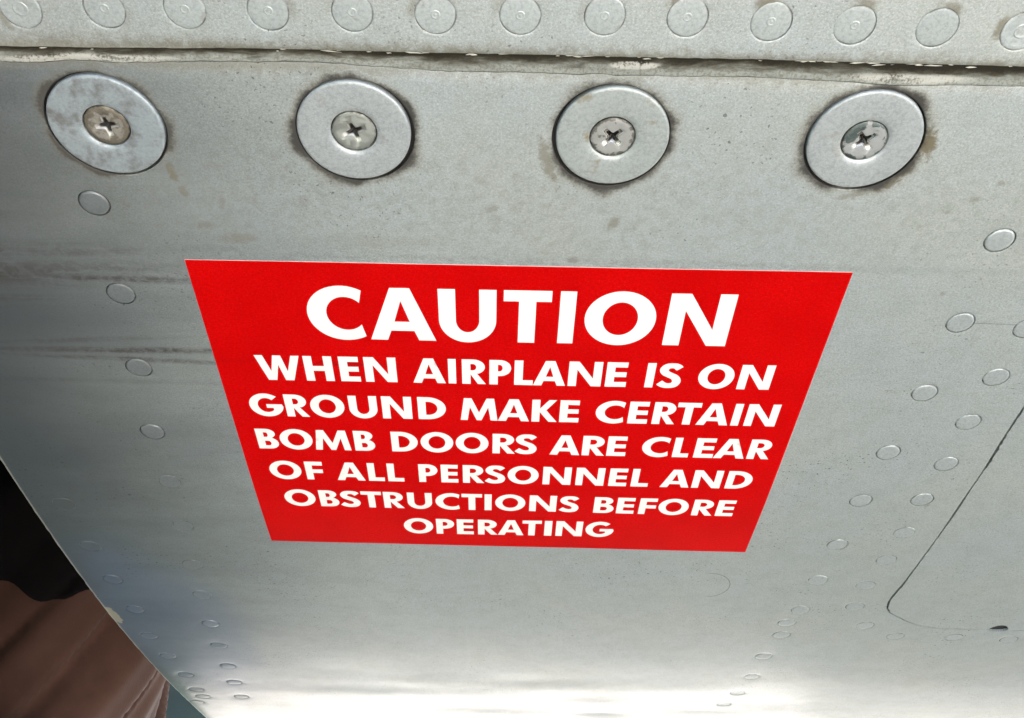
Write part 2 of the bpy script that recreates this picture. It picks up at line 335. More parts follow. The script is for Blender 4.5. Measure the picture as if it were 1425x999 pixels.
def metal_paint(name, tint=(1, 1, 1), dirt=.3, scl=1.0, rough=PROUGH, ringr=None, seed=0.0, metal=PMETAL, film_shade=False):
    """paint on small fasteners; object coordinates in metres"""
    n = N(name); o = n.vmath('SCALE', n.obj(), None); o.node.inputs['Scale'].default_value = 1000.0
    info = n.new('ShaderNodeObjectInfo').outputs['Random']
    off = n.new('ShaderNodeCombineXYZ'); n.put(off.inputs[0], n.math('MULTIPLY', info, 83)); n.put(off.inputs[1], n.math('MULTIPLY', info, 37)); off.inputs[2].default_value = seed
    p = n.vmath('ADD', o, off.outputs[0])
    fine = n.noise(p, 1.1, 3, .7); blot = n.noise(p, .22 * scl, 4, .6)
    base = tuple(a * b for a, b in zip(PAINT, tint))
    c = n.mix(n.math('MULTIPLY', n.step(fine, .40, .66), .5), base, tuple(a * .60 for a in base)); c = n.mix(n.math('MULTIPLY', n.step(n.noise(p, 2.4, 2, .7), .5, .72), .4), c, tuple(min(1, a * 1.45) for a in base)); c = n.mix(n.math('MULTIPLY', n.step(n.noise(n.scale(p, (.12, 1.1, 1)), 1.0, 4, .7), .55, .72), .35 if metal < .9 else 0), c, tuple(a * .62 for a in base))
    if film_shade:       # left-edge shade and blue reflection painted in, matching the skin
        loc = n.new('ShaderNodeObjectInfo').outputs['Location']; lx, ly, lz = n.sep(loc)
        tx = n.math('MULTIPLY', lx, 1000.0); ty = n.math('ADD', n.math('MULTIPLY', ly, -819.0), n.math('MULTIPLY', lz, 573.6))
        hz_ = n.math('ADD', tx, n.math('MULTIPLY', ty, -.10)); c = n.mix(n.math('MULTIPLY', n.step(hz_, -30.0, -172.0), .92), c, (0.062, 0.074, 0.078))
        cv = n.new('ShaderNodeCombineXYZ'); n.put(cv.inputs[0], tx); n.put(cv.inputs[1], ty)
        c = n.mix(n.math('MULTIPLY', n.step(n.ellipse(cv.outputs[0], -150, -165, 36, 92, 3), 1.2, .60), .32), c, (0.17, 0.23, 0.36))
    dm = n.math('MULTIPLY', n.step(blot, .60 if dirt < .9 else .46, .72 if dirt < .9 else .70), dirt); c = n.mix(dm, c, (0.17, 0.14, 0.075) if dirt < .9 else (0.11, 0.108, 0.10))
    if ringr is not None:      # grime lying in the groove round the head
        r = n.vmath('LENGTH', n.vmath('MULTIPLY', o, (1, 1, 0))); g = n.math('MULTIPLY', n.step(r, ringr - .35, ringr), n.step(n.noise(p, .25, 3), .35, .62))
        c = n.mix(n.math('MULTIPLY', g, .8), c, (0.05, 0.042, 0.03)); dm = n.math('MAXIMUM', dm, n.math('MULTIPLY', g, .8))
    return n.set(color=c, metal=n.math('MULTIPLY', n.math('SUBTRACT', 1.0, dm), metal), rough=n.math('ADD', rough, n.math('MULTIPLY', dm, .3)), coat=.25, coat_rough=.15,
                 normal=n.bump(n.math('ADD', fine, n.noise(p, .35, 2)), 4e-5, .6))

M_RIVET = metal_paint('rivet_paint', dirt=.15, ringr=3.75, film_shade=True)
M_FLUSH = metal_paint('flush_paint', (.90, .90, .89), dirt=.45, ringr=4.35, metal=.34)
def simple(name, color, rough=.6, metal=0.0, **kw):
    n = N(name); return n.set(color=color, rough=rough, metal=metal, **kw)
M_DARK = simple('dark_grime', (0.012, 0.011, 0.010), .8)

# ------------------------------------------------------------------ ground
def flat(name, x0, x1, y0, y1, z, mat, uvs=1.0):
    V = [(x0, y0, z), (x1, y0, z), (x1, y1, z), (x0, y1, z)]
    return link(name, mesh(name, V, [(0, 1, 2, 3)], smooth=False), mat)
GZ = -1.12
n = N('concrete'); o_ = n.obj()
cc = n.mix(n.step(n.noise(o_, .8, 5, .6), .3, .7), (0.36, 0.355, 0.34), (0.54, 0.535, 0.515)); cc = n.mix(n.math('MULTIPLY', n.step(n.noise(o_, 60, 3, .6), .4, .7), .25), cc, (0.30, 0.29, 0.27))
M_BOUNCE_CONC = n.set(color=cc, rough=.85, normal=n.bump(n.noise(o_, 90, 3), .002, .5))
n = N('tarmac'); o_ = n.obj()
cc = n.mix(n.step(n.noise(o_, 3, 5, .6), .3, .7), (0.013, 0.034, 0.025), (0.016, 0.039, 0.029))
M_TAR = n.set(color=cc, rough=.9, spec=.2, normal=n.bump(n.noise(o_, 120, 3), .003, .5))
tag(flat('tarmac', -400, 400, -400, 400, GZ, M_TAR), kind='structure')
def slab(pts): return link('bounce_apron', mesh('bounce_apron', [(a, b, GZ + .004) for a, b in pts], [tuple(range(len(pts)))], smooth=False), M_BOUNCE_CONC)  # out of view, laid out to bounce light and glare onto the panel
tag(slab([(-.55, -4.5), (4, -4.5), (4, -.50), (-.42, -.42)]), kind='structure')
tag(slab([(-.60, 1.12), (.62, 1.18), (.80, 2.75), (-.85, 2.75)]), kind='structure')
n = N('dim_slab_asphalt'); o_ = n.obj(); M_DIM_ASPH = n.set(color=n.mix(n.step(n.noise(o_, 6, 5, .65), .3, .7), (0.17, 0.17, 0.16), (0.25, 0.25, 0.235)), rough=.9)
tag(link('dim_slab', mesh('dim_slab', [(.62, 1.18, GZ + .006), (4, 1.3, GZ + .006), (4, 2.75, GZ + .006), (.80, 2.75, GZ + .006)], [(0, 1, 2, 3)], smooth=False), M_DIM_ASPH), kind='structure')  # grey slab added out of view to dim the right end of the glare

# ------------------------------------------------------------------ hull of the aircraft round the panel (out of frame except its dark inside)
def build_hull():
    C = Vector((0.4915, 1.058)); R = 1.15
    a0 = math.atan2(.115 - C.y, -.164 - C.x); a1 = math.radians(-75)
    a0d = math.degrees(a0) % 360; a1d = -75
    n = 40; V = []; F = []; xs = [-2.6 + 5.2 * i / 8 for i in range(9)]
    angs = [math.radians(a0d + (a1d - a0d) * i / n) for i in range(n + 1)]
    for R_ in (R, R - .004):
        for x in xs:
            for a in angs: V.append((x, C.x + R_ * math.cos(a), C.y + R_ * math.sin(a)))
    m = n + 1; half = len(xs) * m
    for s_ in (0, half):
        for i in range(len(xs) - 1):
            for j in range(n):
                q = (s_ + i * m + j, s_ + (i + 1) * m + j, s_ + (i + 1) * m + j + 1, s_ + i * m + j + 1)
                F.append(q if s_ else q[::-1])
    # end bulkheads
    for i in (0, len(xs) - 1): F.append(tuple(half + i * m + j for j in range(m)))
    return mesh('hull', V, F, sharp=40)
def build_shade_skin():  # unseen skin added to keep light off the upper cloth
    out = [(-178, 203), (-178, 10), (-196, -40), (-224, -105), (-258, -185), (-322, -323), (-350, -430), (-390, -570), (-1200, -570), (-1200, 203)]
    V2, F2, L2 = region([np.array(out, float)], np.array([(u, t) for u in np.arange(-1150, -200, 60.0) for t in np.arange(-540, 200, 50.0) if in_poly(np.array([(u, t)]), out)[0]]))
    k = len(V2); P = list(surf(V2[:, 0], V2[:, 1], -.2)) + list(surf(V2[:, 0], V2[:, 1], -2.0)); lp = L2[0]; q = len(lp)
    FF = [tuple(f) for f in F2] + [tuple(int(i) + k for i in f[::-1]) for f in F2] + [(lp[i], lp[i] + k, lp[(i + 1) % q] + k, lp[(i + 1) % q]) for i in range(q)]
    return mesh('shade_skin', P, FF, [tuple(p) for p in V2] * 2, sharp=40)
def build_shade_wing():  # unseen slab added to shade the ground at the left
    m = MB_box(-4.5, -0.85, 1.6, 8.0, .75, 1.0); return m
def MB_box(x0, x1, y0, y1, z0, z1):
    V = [(x, y, z) for x in (x0, x1) for y in (y0, y1) for z in (z0, z1)]
    F = [(0, 1, 3, 2), (4, 6, 7, 5), (0, 4, 5, 1), (2, 3, 7, 6), (0, 2, 6, 4), (1, 5, 7, 3)]
    return mesh('shade_wing', V, F, smooth=False)
n = N('hull_paint'); o_ = n.obj()
M_HULL = n.set(color=n.mix(n.step(n.noise(o_, 5, 4), .3, .7), (0.012, 0.012, 0.011), (0.02, 0.019, 0.018)), rough=.7)
hull = link('aircraft_fuselage', build_hull(), M_HULL)
tag(hull, 'dark hollow belly of the aircraft seen behind the free left edge of the panel', 'fuselage')

M_BLACK = simple('shade_plate_black', (0.012, 0.012, 0.012), .8)
def shade_plate_mesh(u0, u1, t0, t1, h0, h1):
    V = [surf(u, t_, h) for u in (u0, u1) for t_ in (t0, t1) for h in (h0, h1)]
    F = [(0, 1, 3, 2), (4, 6, 7, 5), (0, 4, 5, 1), (2, 3, 7, 6), (0, 2, 6, 4), (1, 5, 7, 3)]
    me = mesh('plate', V, F, smooth=False); bm = bmesh.new(); bm.from_mesh(me); bmesh.ops.recalc_face_normals(bm, faces=bm.faces); bm.to_mesh(me); bm.free(); return me
link('shade_plate', shade_plate_mesh(-190, -184, -12, 200, -2, 170), M_BLACK, hull)  # dark plate added out of view to shade the panel's left side
def shade_belly_plate(x0, x1, ya, za):  # unseen plates added to shut out light coming through the bay slot
    yb, zb = 0.4915 + 1.15 * math.cos(math.radians(-75)), 1.058 + 1.15 * math.sin(math.radians(-75)); V = []
    for h in (0, .004):
        for k in range(7):
            f = k / 6; V += [(x, ya + (yb - ya) * f, za + (zb - za) * f - .03 * math.sin(f * math.pi) + h) for x in (x0, x1)]
    F = []
    for k in range(6):
        a = 2 * k; F += [(a, a + 2, a + 3, a + 1), (14 + a, 14 + a + 1, 14 + a + 3, 14 + a + 2)]
    F += [(0, 1, 15, 14), (12, 26, 27, 13)] + [(2 * k, 14 + 2 * k, 16 + 2 * k, 2 + 2 * k) for k in range(6)] + [(2 * k + 1, 2 * k + 3, 17 + 2 * k, 15 + 2 * k) for k in range(6)]
    return mesh('belly', V, F, sharp=30)
_p = surf(0, -440, -3.0); link('shade_belly', shade_belly_plate(-.08, 2.59, _p[1], _p[2]), M_HULL, hull)
_p = surf(0, -570, -3.0); link('shade_belly', shade_belly_plate(-2.59, -.80, _p[1], _p[2]), M_HULL, hull)
link('shade_skin', build_shade_skin(), M_HULL, hull); link('shade_wing', build_shade_wing(), M_HULL, hull)
# ------------------------------------------------------------------ door skin
DENTS = [(12, -180, 9, 3.5, -.10), (-27, -192, 8, 3.5, -.11), (-40, -250, 55, 16, .35), (95, -262, 40, 14, -.30), (30, -235, 26, 11, .28), (-75, -238, 30, 9, -.22), (140, -255, 45, 20, -.35), (0, -292, 40, 10, .3), (-35, -228, 20, 10, .22), (10, -222, 14, 8, -.16), (52, -262, 16, 9, .30), (56, -284, 15, 6, -.55), (-80, -215, 24, 12, -.15), (90, -235, 26, 14, .18), (-118, -250, 20, 12, .12),
         (150, -230, 30, 14, -.12), (60, -190, 30, 16, .10), (-60, -180, 26, 14, .08), (220, -215, 40, 18, .15), (-20, -275, 26, 9, -.2), (110, -275, 20, 8, -.25), (-130, -205, 14, 12, .10)]
RIVS = RIVL + RIVL2 + RIVR + RIVR2
def door_h(u, t):
    h = np.zeros_like(u)
    for du, dt, su, st, k in DENTS: h += k * np.exp(-((u - du) / su) ** 2 - ((t - dt) / st) ** 2)
    for cu, ct in RIVS:
        d2 = (u - cu) ** 2 + (t - ct) ** 2; h += -.10 * np.exp(-d2 / 36.0)
    for cu, ct in DISC:
        d2 = (u - cu) ** 2 + (t - ct) ** 2; h += -.08 * np.exp(-d2 / 320.0)
    h += .05 * np.sin(u / 23.0 + .7) * np.sin(t / 31.0) + .03 * np.sin(u / 11.0 + t / 17.0)
    return h - .25 * np.exp(-(np.abs(u + 174.5) / 3.0)) 

def rough_line(P, step, amp):
    Q = resample(P, step); k = np.convolve(rng.normal(0, 1, len(Q)), [.25, .5, .25], 'same') * amp; Q[:, 1] += k
    return Q
crack = rough_line([(-260, 127.2)] + CRACK[1:-1] + [(200, 127.6), (340, 127.6)], .8, .10)
edge = np.array([(-174.2, t) for t in np.arange(125, -440, -3.0)]); edge[:, 0] += rng.normal(0, .10, len(edge))
crack = crack[crack[:, 0] > -173.5]
bot = np.array([(u, -440) for u in np.arange(-170, 341, 6.0)])
rgt = np.array([(340, t) for t in np.arange(-434, 125, 6.0)])
outer = np.concatenate([crack[::-1], edge, bot, rgt])
hl = np.concatenate([[(338, 70), (159.4, 70)], HATCH[1:-1], [(338, -140.7)]])
hl = resample(np.concatenate([hl, hl[:1]]), 1.6)[:-1]
hatch_hole = hl.copy()
for p_ in hatch_hole:
    if abs(p_[0] - 217) < 4.0 and p_[1] < -120: p_[1] -= 1.6 * math.sqrt(max(0, 1 - ((p_[0] - 217) / 4.0) ** 2))
hatch_hole[:, 0] -= .15
RIV_R = 3.8
HOLE = 14.05
loops = [outer, hatch_hole] + [circle(c, HOLE, 96) for c in DISC]
crisp = {}
for i, c in enumerate(RIVS): loops.append(circle(c, RIV_R + .25, 28))
gp = []
for t in np.arange(-437, 126, 3.0):
    for k, u in enumerate(np.arange(-172, 338, 3.0)): gp.append((u + (1.5 if int(t / 3) % 2 else 0), t))
gp = np.array(gp); keep = ~in_poly(gp, hatch_hole) & (np.min(np.hypot(gp[:, None, 0] - hatch_hole[None, :, 0], gp[:, None, 1] - hatch_hole[None, :, 1]), axis=1) > .8)
for c in DISC: keep &= np.hypot(gp[:, 0] - c[0], gp[:, 1] - c[1]) > HOLE + .8
for c in RIVS: keep &= np.hypot(gp[:, 0] - c[0], gp[:, 1] - c[1]) > RIV_R + .9
keep &= gp[:, 1] < np.interp(gp[:, 0], crack[:, 0], crack[:, 1]) - 1.0
gp = gp[keep]
extra = [circle(c, HOLE + d, 96) for c in DISC for d in (.12, .4, 1.2)] + [circle(c, RIV_R + .25 + d, 28, .1) for c in RIVS for d in (.18, .55)]
nearline = crack[2:-2] - np.array([0, .35])
gp = np.concatenate([gp] + extra + [nearline])
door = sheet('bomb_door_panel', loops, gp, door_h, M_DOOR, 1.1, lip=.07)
tag(door, 'weathered silver painted aircraft door panel with two curving lines of flush rivets around a red decal', 'door panel')
# dark frame behind the gaps
bu = np.arange(-168, 341, 12.0); bt = np.arange(-430, 131, 8.0)
V = np.array([surf(a, b, -1.5) for b in bt for a in bu]); m = len(bu)
F = [(j * m + i, j * m + i + 1, (j + 1) * m + i + 1, (j + 1) * m + i) for j in range(len(bt) - 1) for i in range(m - 1)]
link('backing_frame', mesh('backing_frame', V, F), M_DARK, door)

# rivets: flush heads set in the skin
def rivet_me(name, top, dome, edge_r=.25, r=RIV_R):
    return lathe(name, [(r, -1.2), (r, top - edge_r * .5), (r - edge_r * .3, top - edge_r * .12), (r - edge_r, top), (r * .6, top + dome * .7), (r * .3, top + dome * .95), (0, top + dome)], 32)
RV = [rivet_me('rivet_proud', .14, .03, .75), rivet_me('rivet_flush', .04, .02, .55), rivet_me('rivet_sunk', -.10, -.03, .4), rivet_me('rivet_overpainted', -.02, .02, .35, RIV_R + .22)]
for m_ in RV: m_.materials.append(M_RIVET)
def kind_of(i, c):
    r = random.random()
    if c in RIVR2[6:] or c in RIVL2[:1]: return 3
    if c in RIVR: return (0, 1, 0, 0, 1, 1, 1, 1, 1, 1, 1, 1, 2, 2)[RIVR.index(c)]
    if c in RIVL: return (0, 1, 1, 0, 3, 3, 3, 3, 0, 0, 0, 0, 1)[RIVL.index(c)]
    return 1 if (r < .55 or c in RIVR2[:5]) else 3
for i, c in enumerate(RIVS):
    h0 = float(door_h(np.array([c[0] + RIV_R]), np.array([c[1]]))[0])
    mw = frame(c[0], c[1], h0 + random.uniform(-.02, .03), random.uniform(0, 6.28)) @ Matrix.Rotation(random.uniform(-.012, .012), 4, 'X') @ Matrix.Rotation(random.uniform(-.012, .012), 4, 'Y')
    link('rivet', RV[kind_of(i, c)], None, door, mw)

# ------------------------------------------------------------------ access hatch at the right
gap = np.interp(np.arange(len(hl)), [0, len(hl)], [0, 0])
ctr = np.array([250.0, -35.0])
hin = hl.copy()
for i in range(len(hl)):
    a, b = hl[i - 1], hl[(i + 1) % len(hl)]; d = b - a; nrm = np.array([-d[1], d[0]]) / (np.hypot(*d) + 1e-9)
    if np.dot(nrm, ctr - hl[i]) < 0: nrm = -nrm
    t_ = hl[i][1]; g = .42 + .25 * max(0, math.sin(t_ / 9.0)) + .35 * math.exp(-((t_ + 112) / 14) ** 2) + rng.normal(0, .09)
    if hl[i][0] > 168 and t_ < -120: g = .30 + .35 * max(0, math.sin(hl[i][0] / 5.2 + .6)) ** 2
    if abs(hl[i][0] - 216.5) < 4.2 and t_ < -120: g = .2 + 5.2 * math.sqrt(max(0, 1 - ((hl[i][0] - 216.5) / 4.2) ** 2))
    if t_ > -16 and t_ < 2: g += .5 * abs(math.sin(t_))
    hin[i] = hl[i] + nrm * g
hp = np.array([(u, t) for t in np.arange(-137, 70, 5.0) for u in np.arange(163, 336, 5.0)]); hp = hp[in_poly(hp, hin)]
hp = hp[[np.min(np.hypot(*(hin - p).T)) > 1.0 for p in hp]]
def hatch_h(u, t): return door_h(u, t) - .06 + .05 * np.exp(-((t + 138) / 6.0) ** 2)
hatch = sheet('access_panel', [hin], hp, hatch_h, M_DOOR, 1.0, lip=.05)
tag(hatch, 'silver access panel with a rounded corner behind a thin dark seam at the right edge', 'access panel')

# ------------------------------------------------------------------ upper skin above the seam
seam = rough_line([(-260, 131.5)] + SEAM_TOP[1:-1] + [(200, 132.5), (340, 132.5)], .9, .07)
uo = np.concatenate([seam, np.array([(340, t) for t in np.arange(136, 203, 5.0)]), np.array([(u, 203) for u in np.arange(336, -262, -6.0)]), np.array([(-262, t) for t in np.arange(200, 134, -5.0)])])
FL_R = 4.4
def upper_h(u, t):
    h = .55 + .04 * np.sin(u / 19.0) - .30 * np.exp(-np.abs(t - 132.3) / .6)
    for cu, ct in FLUSH: h += -.07 * np.exp(-((u - cu) ** 2 + (t - ct) ** 2) / 50.0)
    return h
ul = [uo] + [circle(c, FL_R + .09, 40) for c in FLUSH]
g2 = np.array([(u + (1.5 if k % 2 else 0), t) for k, t in enumerate(np.arange(134.5, 202, 3.0)) for u in np.arange(-258, 337, 3.0)])
kp = np.ones(len(g2), bool)
for c in FLUSH: kp &= np.hypot(g2[:, 0] - c[0], g2[:, 1] - c[1]) > FL_R + .9
g2 = np.concatenate([g2[kp]] + [circle(c, FL_R + .09 + d, 40, .05) for c in FLUSH for d in (.2, .6)] + [seam[1:-1] + np.array([0, d]) for d in (.3, .8)])
upper = sheet('upper_skin_panel', ul, g2, upper_h, M_UPPER, .7, lip=.05)
tag(upper, 'silver fuselage skin strip above the dirty seam with a row of round flush fasteners', 'skin panel')
V = np.array([surf(a, b, -2.6) for b in (133.2, 170, 204) for a in bu * 1.0]); F = [(j * m + i, j * m + i + 1, (j + 1) * m + i + 1, (j + 1) * m + i) for j in range(2) for i in range(m - 1)]
link('backing_frame', mesh('upper_backing', V, F), M_DARK, upper)
def flush_me(name, top, bow):
    r = FL_R; return lathe(name, [(r, -1.0), (r, top - .1), (r - .12, top - .04), (r - .45, top), (r - 1.2, top + bow * .4), (r * .5, top + bow * .8), (.9, top + bow), (0, top + bow)], 48)
FM = [flush_me('flush_level', .0, .05), flush_me('flush_sunk', -.16, .05), flush_me('flush_dished', .08, -.12)]
pin_s = lathe('pin_small', [(1.15, -.12), (1.0, .06), (.82, .08), (.66, .07), (.5, .0), (.3, .05), (0, .07)], 24)
pin_b = lathe('pin_big', [(1.75, -.1), (1.65, .06), (1.4, .12), (1.15, .0), (.7, .03), (0, .05)], 28)
for m_ in FM + [pin_s, pin_b]: m_.materials.append(M_FLUSH)
for i, c in enumerate(FLUSH):
    hh = float(upper_h(np.array([c[0] + FL_R]), np.array([c[1]]))[0]); k = (2, 1, 0, 1, 0, 0, 0, 0, 1, 1, 1, 0, 2)[i]
    tx, ty = random.uniform(-.02, .02), random.uniform(-.02, .02)
    mw = frame(c[0], c[1], hh, random.uniform(0, 6.28)) @ Matrix.Rotation(tx, 4, 'X') @ Matrix.Rotation(ty, 4, 'Y')
    f = link('flush_fastener', FM[k], None, upper, mw)
    if i == 11: continue
    top = (.05, -.11, -.04)[k] * MM
    link('centre_pin', pin_b if i in (0, 12) else pin_s, None, f, mw @ Matrix.Translation((0, 0, top)))

# ------------------------------------------------------------------ sealant in the seam
def build_sealant():
    us = np.arange(-172, 340, .7); prof = np.linspace(0, 1, 15); V = []; UV = []
    lo = np.interp(us, crack[:, 0], crack[:, 1]) + .10 + np.abs(np.convolve(rng.normal(0, .05, len(us)), [.3, .4, .3], 'same')); hi = np.interp(us, seam[:, 0], seam[:, 1]) + 1.3
    def wob(x, sd):
        r2 = np.random.default_rng(sd); return sum(np.sin(x / p + r2.uniform(0, 6.3)) for p in (2.1, 4.7, 9.3, 21.0)) / 4
    for j, f in enumerate(prof):
        t = lo + (hi - lo) * f
        h = -.10 - .14 * (1 - f) ** 8 - .95 * np.clip((f - .18) / .82, 0, 1) ** 1.3 + .10 * wob(us + 13 * f, 3 + j // 3) * (1 - .5 * f) + rng.normal(0, .035, len(us))
        h += .35 * np.exp(-((us - 24) / 7) ** 2 - ((f - .42) / .16) ** 2) + .18 * np.exp(-((us + 86) / 22) ** 2 - ((f - .2) / .2) ** 2)
        V.append(surf(us, t, h)); UV += [(a, f * 5.0) for a in us]
    n_ = len(us); V = np.concatenate(V)
    F = [(j * n_ + i, j * n_ + i + 1, (j + 1) * n_ + i + 1, (j + 1) * n_ + i) for j in range(len(prof) - 1) for i in range(n_ - 1)]
    return mesh('sealant', V, F, UV)
n = N('sealant'); uv = n.uv(); x, y, _ = n.sep(uv)
nz = n.noise(n.scale(uv, (.10, .5, 1)), 1.0, 5, .65, .4); nf = n.noise(uv, 1.4, 4, .7)
lvl = n.math('ADD', y, n.math('MULTIPLY', n.math('SUBTRACT', nz, .5), 5.5))
c = n.mix(n.step(lvl, 2.9, .4), (0.05, 0.045, 0.032), (0.27, 0.285, 0.26))
c = n.mix(n.math('MULTIPLY', n.step(nf, .45, .62), .6), c, (0.12, 0.10, 0.06))
c = n.mix(n.math('MULTIPLY', n.step(n.math('ADD', y, n.math('MULTIPLY', n.math('SUBTRACT', nz, .5), 3.0)), 1.4, 3.4), .97), c, (0.014, 0.012, 0.008))  # near-black top edge: dirt and the overhang's shade put into the colour
wt = n.math('MAXIMUM', n.step(n.ellipse(uv, -98, .7, 20, 1.1), 1.2, .7), n.math('MAXIMUM', n.step(n.ellipse(uv, 24, 2.0, 5.5, .75), 1.2, .8), n.step(n.ellipse(uv, 86, 1.0, 14, .9), 1.3, .6)))
wt = n.math('MULTIPLY', n.math('MULTIPLY', wt, .8), n.step(n.math('ADD', n.math('MULTIPLY', nf, .5), n.math('MULTIPLY', nz, .5)), .58, .48)); c = n.mix(wt, c, (0.45, 0.44, 0.39))
M_SEAL = n.set(color=c, rough=.7, spec=.12, normal=n.bump(n.math('ADD', nf, nz), 1.2e-4, .7))
seal = link('seam_sealant', build_sealant(), M_SEAL); tag(seal, 'cracked cream and brown sealant filling the long seam under the upper skin', 'sealant')
# loose paint flakes along the seam
M_FLAKE = simple('flake_paint', (0.50, 0.48, 0.41), .6)
for k in range(46):
    u = random.choice([random.uniform(-60, 30), random.uniform(-110, 115), random.uniform(60, 100)]); L_ = random.choice([random.uniform(.3, 1.0), random.uniform(.8, 2.4)]); W_ = random.uniform(.07, .2)
    st = float(np.interp(u, seam[:, 0], seam[:, 1])) - random.uniform(.0, .55)
    pts = [(-L_, -W_ * .3), (-L_ * .4, -W_), (L_ * .3, -W_ * random.uniform(.4, 1)), (L_, 0), (L_ * .5, W_ * random.uniform(.3, 1)), (-L_ * .3, W_)]
    hz = [random.uniform(-.08, .16) for _ in pts]
    V = [(a * MM, b * MM, h * MM) for (a, b), h in zip(pts, hz)] + [(a * MM, b * MM, (h - .06) * MM) for (a, b), h in zip(pts, hz)]
    q = len(pts); F = [tuple(range(q)), tuple(range(2 * q - 1, q - 1, -1))] + [(i, q + i, q + (i + 1) % q, (i + 1) % q) for i in range(q)]
    me = mesh('paint_flake', V, F, smooth=False)
    link('paint_flake', me, M_FLAKE, seal, frame(u, st, .05 + random.uniform(-.2, .25), random.uniform(-.12, .12)))

# ------------------------------------------------------------------ screws with wide washers
wash_prof = [(13.45, -1.1), (13.45, -.25), (13.40, .05), (13.28, .22), (13.08, .34), (12.8, .41), (12.45, .44), (10, .45), (8, .44), (7.2, .41), (6.5, .33), (5.9, .18), (5.5, -.1), (5.42, -.7)]
wash_me = lathe('washer', wash_prof, 96)
def screw_me():
    w_, L_ = .80, 3.15; arm = [(L_, -w_ * .8), (L_ + .15, 0), (L_, w_ * .8), (w_ * 1.5, w_ * 1.1), (w_ * 1.1, w_ * 1.5)]
    cross = []
    for k in range(4):
        ca, sa = math.cos(k * math.pi / 2), math.sin(k * math.pi / 2); cross += [(a * ca - b * sa, a * sa + b * ca) for a, b in arm]
    R_ = 5.25
    V2, F, L = region([circle((0, 0), R_, 56), np.array(cross)], np.concatenate([circle((0, 0), 5.0, 56, .05), circle((0, 0), 4.2, 36), circle((0, 0), 3.3, 24)]))
    r = np.hypot(V2[:, 0], V2[:, 1]); h = np.where(r > 5.1, -.16, np.where(r > 4.9, -.04, .0 + .05 * (1 - (r / 5) ** 2)))
    h[L[1]] -= .08
    V = [(a * MM, b * MM, c * MM) for (a, b), c in zip(V2, h)]; FF = [tuple(f) for f in F]
    k = len(V); q = len(cross)
    V += [(a * MM, b * MM, h[L[1][i]] * MM) for i, (a, b) in enumerate(cross)]
    V += [(a * .42 * MM, b * .42 * MM, -1.0 * MM) for a, b in cross] + [(0, 0, -1.9 * MM)]
    for i in range(q):
        j = (i + 1) % q; FF.append((k + j, k + i, k + q + i, k + q + j)); FF.append((k + q + j, k + q + i, k + 2 * q))
    k2 = len(V); rim = L[0]; nn = len(rim)
    V += [(V2[i][0] * MM, V2[i][1] * MM, -.16 * MM) for i in rim] + [(V2[i][0] * MM, V2[i][1] * MM, -.9 * MM) for i in rim]
    for i in range(nn):
        j = (i + 1) % nn; FF.append((k2 + i, k2 + nn + i, k2 + nn + j, k2 + j))
    return mesh('screw_head', V, FF, sharp=40)
scr = screw_me()
def screw_mat(name, paint, bare, cover, dirtc, rough=.35, seed=0, patch=None):
    n = N(name); o0 = n.vmath('SCALE', n.obj(), None); o0.node.inputs['Scale'].default_value = 1000.0; o = n.vmath('ADD', o0, (seed, seed, 0))
    a = n.noise(o, .45, 4, .6, .4); f = n.noise(o, 1.6, 4, .75); r = n.vmath('LENGTH', n.vmath('MULTIPLY', o0, (1, 1, 0)))
    edge = n.math('ADD', a, n.math('MULTIPLY', n.step(r, 3.6, 5.2), .16))
    pm = n.step(edge, cover + .02, cover - .02)
    if patch:
        e = n.ellipse(o0, *patch); e = n.math('ADD', e, n.math('MULTIPLY', n.math('SUBTRACT', a, .5), 1.3)); pm = n.math('MULTIPLY', pm, n.step(e, .95, 1.03))
    c = n.mix(pm, bare, paint); c = n.mix(n.math('MULTIPLY', n.step(f, .48, .70), .55), c, dirtc)
    g = n.math('MULTIPLY', n.step(r, 4.75, 5.2), n.step(n.noise(o, .5, 3), .38, .58)); c = n.mix(n.math('MULTIPLY', g, .85), c, (.04, .035, .025))
    z = n.sep(n.obj())[2]; slot = n.step(z, -1.5e-4, -3.0e-4); inr = n.math('MULTIPLY', slot, n.step(r, 3.9, 3.5)); c = n.mix(inr, c, (.62, .60, .55)); deep = n.math('MULTIPLY', n.step(z, -4.2e-4, -8.5e-4), inr); c = n.mix(deep, c, (0.012, 0.010, 0.008))
    m = n.math('ADD', .6, n.math('MULTIPLY', pm, -.42)); m = n.math('MAXIMUM', m, n.math('MULTIPLY', inr, .9)); m = n.math('MULTIPLY', m, n.math('SUBTRACT', 1.0, deep))
    return n.set(color=c, metal=m, rough=n.math('SUBTRACT', rough, n.math('MULTIPLY', inr, .12)), normal=n.bump(n.math('ADD', a, f), 1.2e-4, .8))
W_M = [metal_paint('washer_scuffed', (.66, .69, .725), .95, 1.0, seed=3, ringr=13.7, metal=.28), metal_paint('washer_clean', (.80, .79, .80), .35, .5, seed=9, ringr=13.7, metal=.28), metal_paint('washer_spotted', (.79, .79, .77), .85, .55, seed=5.3, ringr=13.7, metal=.28), metal_paint('washer_light', (.80, .79, .80), .25, .5, seed=21, ringr=13.7, metal=.28)]
S_M = [screw_mat('screw_brown', (.25, .235, .20), (.22, .195, .15), .5, (.10, .08, .05), .42, 3), screw_mat('screw_olive', (.32, .33, .295), (.32, .33, .295), .5, (.28, .29, .24), .4, 8),
       screw_mat('screw_painted', (.31, .31, .29), (.16, .155, .135), .62, (.30, .29, .26), .38, 5), screw_mat('screw_chipped', (.31, .315, .305), (.10, .128, .12), .66, (.27, .27, .25), .36, 12, (-.2, 4.6, 4.2, 2.1, 38))]
